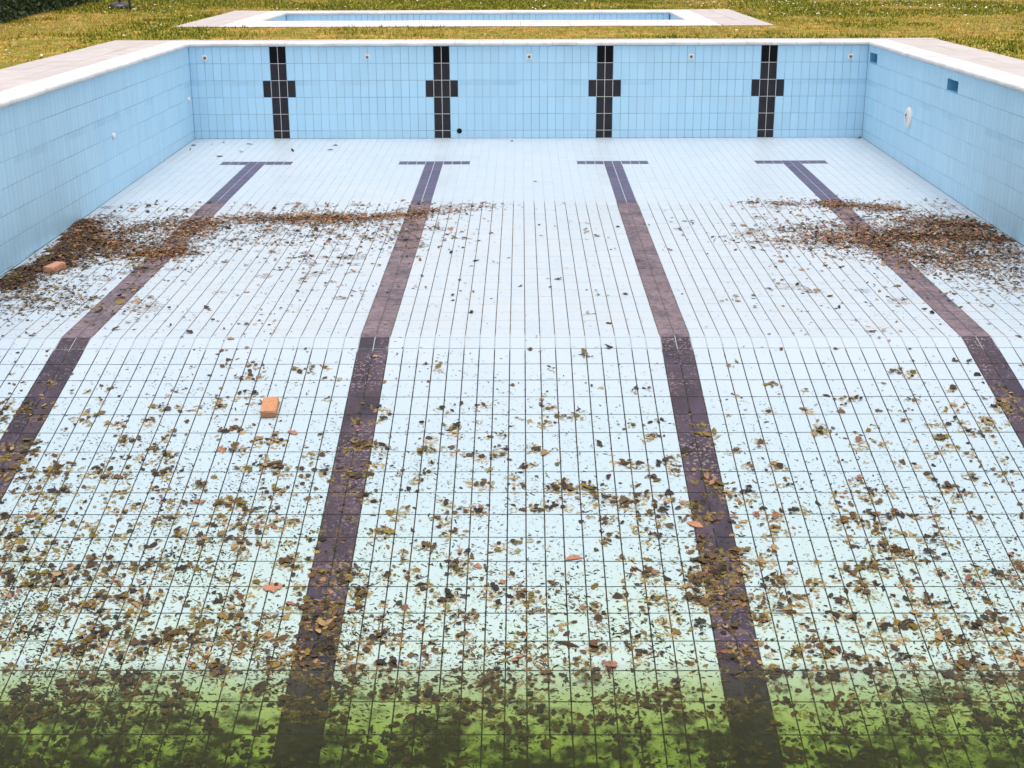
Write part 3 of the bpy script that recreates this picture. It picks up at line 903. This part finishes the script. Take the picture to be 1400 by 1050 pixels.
def put_leaf(x, y, lift=0.0, size=None, mat=None, shape=None, tilt=.10):
    if not (XL + .03 < x < XR - .03) or y > -.05: return
    if size is None: size = float(np.clip(rng.lognormal(-3.24, .32), .018, .08))
    if shape is None: shape = int(rng.integers(0, len(SHAPES)))
    lift += heap_at(x, y)
    if fz(y) < ZW - .015 and mat not in (0, 1): mat = 0 if rng.random() < .6 else 1      # sodden leaves rot dark
    LEAVES.append((x, y, lift, size, rng.uniform(0, 6.283), (rng.normal(0, tilt), rng.normal(0, tilt)), shape, mat))
def pick(w): return int(rng.choice(6, p=np.array(w) / sum(w)))
W_SLOPE = (.30, .36, .21, .09, .04, 0); W_DRY = (.20, .30, .10, .22, .18, 0); W_PILE = (.26, .32, .02, .12, .28, 0); W_ORANGE = (.08, .24, .02, .22, .44, 0)

# scattered over the slope, thicker towards the water, in drifts and clumps
def slope_density(x, y):
    d = np.interp(-y, [10.5, 11.0, 11.4, 12.0, 12.8, 13.6, 14.25, 14.6, 15.6, 17.5], [.6, 1.5, 4.2, 8.5, 15, 22, 26, 34, 32, 18])
    lf = np.interp(x, [-5, -3.3, -2.2, -1.2, 0, 1.1, 2.0, 3.2, 5], [2.2, 1.8, 1.15, .90, .85, .75, 1.0, 1.0, 1.1])
    lane = 1 + 0.7 * max(math.exp(-((x - l) / .14) ** 2) for l in LANES) * (1 if y < -12.2 else .3)
    return d * lf * lane * (0.40 + 1.2 * float(vnoise(x, y, .45, 31)) ** 2.0)
for _ in range(14500):
    x = rng.uniform(XL, XR); y = rng.uniform(-17.5, -10.6)
    if rng.random() < slope_density(x, y) / 62:
        k = int(rng.choice([1, 2, 3, 4, 6, 8])); m0 = pick(W_SLOPE)
        for _q in range(k):
            put_leaf(x + rng.normal(0, .045), y + rng.normal(0, .028), lift=.002 * _q, mat=m0 if rng.random() < .55 else pick(W_SLOPE))
    elif rng.random() < slope_density(x, y) / 60:
        put_leaf(x, y, mat=pick(W_SLOPE))
# dry leaves on the shallow part
def flat_density(x, y):
    d = np.interp(-y, [4.7, 5.0, 6.0, 7.5, 9.0, 10.3, 10.7], [0, 8, 12, 11, 9, 6, 1])
    lf = np.interp(x, [-5, -4, -2.8, -1.6, -0.8, 0, 1.2, 2.2, 3.2, 5.2], [4.2, 3.4, 2.2, 1.1, .55, .32, .30, 0.75, 1.9, 2.4])
    far = np.interp(-y, [5, 7.5, 9, 10.4], [1, 1, .8, .5])
    return d * lf * far * (0.25 + 1.6 * float(vnoise(x, y, .6, 41)) ** 2)
for _ in range(7000):
    x = rng.uniform(XL, XR); y = rng.uniform(-10.6, -4.8)
    if rng.random() < flat_density(x, y) / 85:
        for _q in range(int(rng.choice([1, 1, 2, 3, 4]))):
            put_leaf(x + rng.normal(0, .09), y + rng.normal(0, .06), lift=.002 * _q, mat=pick(W_DRY), tilt=.18, size=float(np.clip(rng.lognormal(-3.2, .38), .015, .09)))
# drifts left along the old water mark: polylines in the pool's plan, half width, count, height
def drift(pts, wx, wy, n, w, high=.01, size=None):
    pts = np.array(pts); seg = np.linalg.norm(np.diff(pts, axis=0), axis=1); cum = np.concatenate([[0], np.cumsum(seg)])
    high *= .45
    for _ in range(int(n * 3.0)):
        t = rng.uniform(0, cum[-1]); i = min(int(np.searchsorted(cum, t, 'right')) - 1, len(seg) - 1)
        p = pts[i] + (pts[i + 1] - pts[i]) * ((t - cum[i]) / max(seg[i], 1e-6))
        fe = 1.0 if rng.random() < .72 else 1.9
        ox, oy = rng.normal(0, wx * fe), rng.normal(0, wy * fe)
        h = high * math.exp(-(ox / wx) ** 2 - (oy / wy) ** 2) * rng.random()
        put_leaf(p[0] + ox, p[1] + oy, lift=h, mat=pick(w), tilt=.22, size=size or float(np.clip(rng.lognormal(-3.55, .36), .012, .065)))
drift([(-4.52, -6.76), (-4.32, -6.3), (-4.1, -6.04), (-3.74, -5.96)], .10, .16, 260, W_PILE, .02)
drift([(-3.34, -5.85), (-2.68, -5.80), (-2.0, -5.76)], .10, .15, 520, W_ORANGE, .025)
drift([(-2.4, -5.95), (-1.9, -5.85), (-1.34, -5.62), (-1.0, -5.45)], .10, .14, 380, W_ORANGE, .025)
drift([(-1.0, -5.43), (-0.58, -5.18), (-0.23, -5.01)], .12, .12, 60, W_ORANGE)
drift([(-3.95, -7.55), (-3.75, -7.46), (-3.57, -7.38)], .09, .15, 330, W_ORANGE, .035)
drift([(-3.85, -6.6), (-3.62, -6.2), (-3.45, -5.95)], .08, .16, 300, W_ORANGE, .03)
drift([(-3.9, -7.1), (-3.3, -6.8), (-2.4, -6.6), (-1.4, -6.5), (-1.2, -7.2)], .3, .4, 330, W_DRY)
drift([(2.75, -4.95), (3.1, -5.0), (3.37, -5.09)], .14, .10, 70, W_ORANGE, .01)
drift([(3.45, -5.02), (3.75, -5.0), (4.13, -5.25), (4.48, -5.36)], .11, .12, 330, W_ORANGE, .025)
drift([(3.0, -6.4), (3.31, -6.6), (3.58, -7.1), (3.9, -7.1)], .22, .25, 520, W_ORANGE, .02)
drift([(3.7, -6.9), (4.2, -6.7), (4.6, -6.9), (5.1, -6.9)], .26, .40, 1250, W_PILE, .05)
drift([(4.4, -6.2), (4.8, -6.15), (5.1, -6.4)], .16, .25, 520, W_PILE, .05)
drift([(3.9, -7.6), (4.4, -7.8), (4.9, -7.7)], .25, .3, 520, W_PILE, .02)
drift([(4.3, -8.3), (4.8, -8.6), (5.1, -8.5)], .4, .4, 260, W_DRY, .01)
drift([(2.3, -6.9), (2.8, -6.95), (3.3, -7.2)], .2, .12, 90, W_DRY, .01)
drift([(-4.99, -6.0), (-4.8, -6.6), (-4.62, -7.1)], .12, .22, 620, W_PILE, .06)
drift([(-4.72, -7.4), (-4.65, -7.75), (-4.81, -8.3), (-4.94, -8.81)], .14, .22, 620, (.42, .36, .1, .06, .06, 0), .05)
drift([(-4.5, -7.2), (-4.25, -7.3), (-4.1, -7.2)], .14, .25, 360, W_PILE, .03)
drift([(-4.9, -8.9), (-4.5, -9.3), (-4.2, -9.6)], .3, .35, 260, W_SLOPE, .005)
# lone bits by the far wall
for (x, y) in ((-4.99, -.63), (-4.95, -1.03), (-4.72, -.57), (-4.17, -.51), (-4.12, -.55), (-4.15, -1.23), (-4.39, -1.61), (-3.4, -1.18), (-4.59, -.36), (.15, -3.57), (-.17, -.29), (-2.83, -.66), (-2.86, -1.06)):
    put_leaf(x, y, size=random.uniform(.05, .11), mat=0, tilt=.12)
for (x, y) in ((5.17, -.08), (5.19, -.12), (5.14, -.07), (5.20, -.09)): put_leaf(x, y, size=.06, mat=0, tilt=.3)

def leaf_matrix(L):
    x, y, lift, size, ang, (tx, ty), shp, mt = L
    s = S1 if y > YB else (S2 if y > YD else 0)
    return Matrix.Translation((x, y, fz(y) + .001 + lift)) @ Matrix.Rotation(math.atan(s), 4, 'X') @ Matrix.Rotation(ang, 4, 'Z') @ Matrix.Rotation(tx, 4, 'X') @ Matrix.Rotation(ty, 4, 'Y') @ Matrix.Scale(size, 4)
def lift_fix(mx, shp):           # lowest point touches the floor
    V = SHAPES[shp][0]; M = np.array(mx)
    P = V @ M[:3, :3].T + M[:3, 3]
    fl = np.array([fz(q) for q in P[:, 1]])
    return float((P[:, 2] - fl).min())

# the leaves that show largest are objects of their own
special = [((-1.60, -13.63), .125, 5, 2, 'large bright orange leaf lying left of the middle left dark line'),
           ((-1.73, -11.89), .085, 5, 4, 'small bright red leaf just below the orange brick'),
           ((0.31, -13.36), .125, 5, 1, 'salmon coloured leaf on pale tiles midway between the middle dark lines'),
           ((1.13, -13.00), .115, 5, 0, 'crumpled red brown leaf touching the middle right dark line'),
           ((0.24, -14.16), .150, 0, 3, 'long pointed dark purple leaf just above the green water'),
           ((2.24, -13.39), .095, 0, 3, 'slim dark pointed leaf on clean tiles right of middle right line')]
SPREAD = {}
def leaf_object(mx, shp, mt, label, group=None):
    k = (shp, mt)
    if k not in SPREAD:
        V, F_ = SHAPES[shp]
        me = bpy.data.meshes.new('fallen_leaf'); me.from_pydata(V.tolist(), [], F_); me.materials.append(L_MATS[mt]); SPREAD[k] = me
    o = link(bpy.data.objects.new('fallen_leaf', SPREAD[k])); o.matrix_world = mx
    tag(o, label, 'leaf', group or 'fallen leaves on the pool floor'); return o
for (p, size, mt, shp, lab) in special:
    L = (p[0], p[1], .004, size, random.uniform(1.0, 2.2), (.05, .08), shp, mt)
    mx = leaf_matrix(L); mx = Matrix.Translation((0, 0, .0015 - lift_fix(mx, shp))) @ mx
    leaf_object(mx, shp, mt, lab)
def show(L):
    D = seen((L[0], L[1], fz(L[1])))
    return L[3] / D if D < 100 and fz(L[1]) > ZW - .01 else 0
LEAVES.sort(key=show, reverse=True)
NUMS = 'no one two three four five six seven eight nine ten eleven twelve thirteen fourteen fifteen sixteen seventeen eighteen nineteen twenty'.split()
ORD = ('first', 'second', 'third', 'fourth')
def leaf_label(L):
    """colour, tile row above the water and tile column beside the nearest dark line (counted from the left)"""
    up = int((L[1] + 14.32) / (PY * cosS)) + 1
    row = 'at the water edge' if up < 1 else (f"{NUMS[up]} row{'s' if up > 1 else ''} above water" if up <= 20 else 'beyond the floor crease')
    i = min(range(4), key=lambda k: abs(L[0] - LANES[k])); d = L[0] - LANES[i]
    n = int((abs(d) - PX) / PX) + 1
    side = f'on the {ORD[i]} dark line' if abs(d) < PX else f"{NUMS[n]} tile{'s' if n > 1 else ''} {'right' if d > 0 else 'left'} of {ORD[i]} dark line"
    return f'{LEAFNAMES[L[7]]} leaf {row}, {side}'
NIND = 294
picked = {}
for L in LEAVES[:NIND]: picked.setdefault(leaf_label(L), []).append(L)
for lab, ls in picked.items():
    ls.sort(key=lambda q: -q[3])
    for k, L in enumerate(ls):
        mx = leaf_matrix(L); mx = Matrix.Translation((0, 0, .001 + L[2] - lift_fix(mx, L[6]))) @ mx
        pre = '' if len(ls) == 1 else (('larger ', 'smaller ') if len(ls) == 2 else ('largest ', 'second largest ', 'smaller ', 'smallest ', 'tiniest '))[min(k, 4)]
        leaf_object(mx, L[6], L[7], pre + lab)
def joined(items, name, label):
    V_, F_, M_ = [], [], []; n = 0
    for L in items:
        mx = leaf_matrix(L); V, F0 = SHAPES[L[6]]; A = np.array(mx); P = V @ A[:3, :3].T + A[:3, 3]
        fl = np.array([fz(q) for q in P[:, 1]]); P[:, 2] += .0012 + L[2] - (P[:, 2] - fl).min()
        V_.append(P); F_ += [tuple(i + n for i in f) for f in F0]; M_ += [L[7]] * len(F0); n += len(V)
    me = bpy.data.meshes.new(name); me.from_pydata(np.concatenate(V_).tolist(), [], F_)
    for m in L_MATS: me.materials.append(m)
    me.polygons.foreach_set('material_index', M_)
    o = link(bpy.data.objects.new(name, me)); tag(o, label, kind='stuff')
joined(LEAVES[NIND:], 'leaf_litter', 'drifts and scatter of small dead leaves over the pool floor')

# ------------------------------------------------------------------ fine debris: crumbs and needles of leaf
def debris():
    n = 640000
    x = rng.uniform(XL + .03, XR - .03, n); y = rng.uniform(-16.4, -5.0, n)
    on = y < YB
    d = np.where(on, np.interp(-y, [10.5, 11.1, 12, 13, 13.8, 14.4, 15, 16.4], [.03, .14, .30, .48, .68, 1, .8, .35]) * np.interp(x, [-5, -2, 0, 1.6, 5], [1.1, 1.0, .85, .50, .55]),
                 0.045 * np.interp(x, [-5, -2, 0, 2, 5], [1.8, 1.1, .4, .6, 1.5]))
    keep = rng.random(n) < d * (0.15 + 1.1 * vnoise(x, y, .28, 77) ** 1.5) * 0.9
    x, y = x[keep], y[keep]; n = len(x)
    sl = np.where(y > YB, S1, np.where(y > YD, S2, 0.0)); z = np.where(y > YB, Z0 + S1 * y, np.where(y > YD, ZB + S2 * (y - YB), ZD)) + .0016
    near = np.interp(-y, [5, 12, 14.5], [.8, .8, 1.15])
    L = np.clip(rng.lognormal(-4.18, .45, n), .005, .038) * near; w = L * rng.uniform(.16, .36, n)
    a = np.where(rng.random(n) < .55, rng.uniform(0, math.pi, n), rng.normal(-.25, .45, n)); c, s_ = np.cos(a), np.sin(a)
    k = rng.normal(0, .25, n)                                   # a bend in each crumb
    V = np.zeros((n, 6, 3))
    for q, (p, r_) in enumerate(((-.5, 0), (-.2, -.5), (.25, -.45), (.5, 0), (.2, .5), (-.25, .45))):
        pp, rr = p * L, r_ * w + k * L * (p * p - .1)
        dx, dy = pp * c - rr * s_, pp * s_ + rr * c
        V[:, q] = np.stack([x + dx, y + dy, z + dy * sl], 1)
    me = bpy.data.meshes.new('leaf_crumbs'); me.from_pydata(V.reshape(-1, 3).tolist(), [], np.arange(n * 6).reshape(-1, 6).tolist())
    m = NT('crumbs', .9, .2); m.color(m.mix(m.rand(), (0.012, 0.017, 0.006), (0.085, 0.075, 0.024))); me.materials.append(m.mat)
    tag(link(bpy.data.objects.new('leaf_crumbs', me)), 'fine dark leaf crumbs peppered over the pale tiles', kind='stuff')
debris()

# thin stains left around the rotting leaves and under the drifts
def stains(src, count, seed, c0, c1, alpha, name, label, grow):
    mb = MB(); r = random.Random(seed)
    r.shuffle(src)
    for L in src[:count]:
        x, y = L[0] + r.gauss(0, .03), L[1] - abs(r.gauss(0, .03)); s = L[3] * r.uniform(.7, 1.5) * grow
        if not (XL + .1 < x < XR - .1): continue
        if abs(y - YB) < .12: continue
        n = 9; ring = []
        for k in range(n):
            a = 2 * math.pi * k / n; q = s * r.uniform(.5, 1.0)
            yy_ = y + q * math.sin(a); ring.append((x + q * math.cos(a), yy_, fz(yy_) + .0009))
        mb.add([(x, y, fz(y) + .0009)] + ring, [(0, 1 + k, 1 + (k + 1) % n) for k in range(n)])
    m = NT(name, .7, .3)
    m.color(m.mix(m.rand(), c0, c1))
    m.put(m.b.inputs['Alpha'], m.step(m.noise(34, 4, .7), .44, .62, 0.0, alpha))
    o = mb.obj(name, m.mat); tag(o, label, kind='stuff')
stains([L for L in LEAVES if L[1] < -10.9 and fz(L[1]) > ZW - .1], 4200, 5, (0.22, 0.165, 0.028), (0.40, 0.26, 0.09), .85, 'leaf_stains', 'thin yellow brown stains around the rotting leaves', 1.0)
stains([L for L in LEAVES if -9.6 < L[1] < -4.9 and (L[0] < -.6 or L[0] > 2.4)], 2600, 6, (0.10, 0.065, 0.042), (0.24, 0.15, 0.10), .55, 'dirt_film', 'thin brown dirt film around the leaf drifts', 2.1)
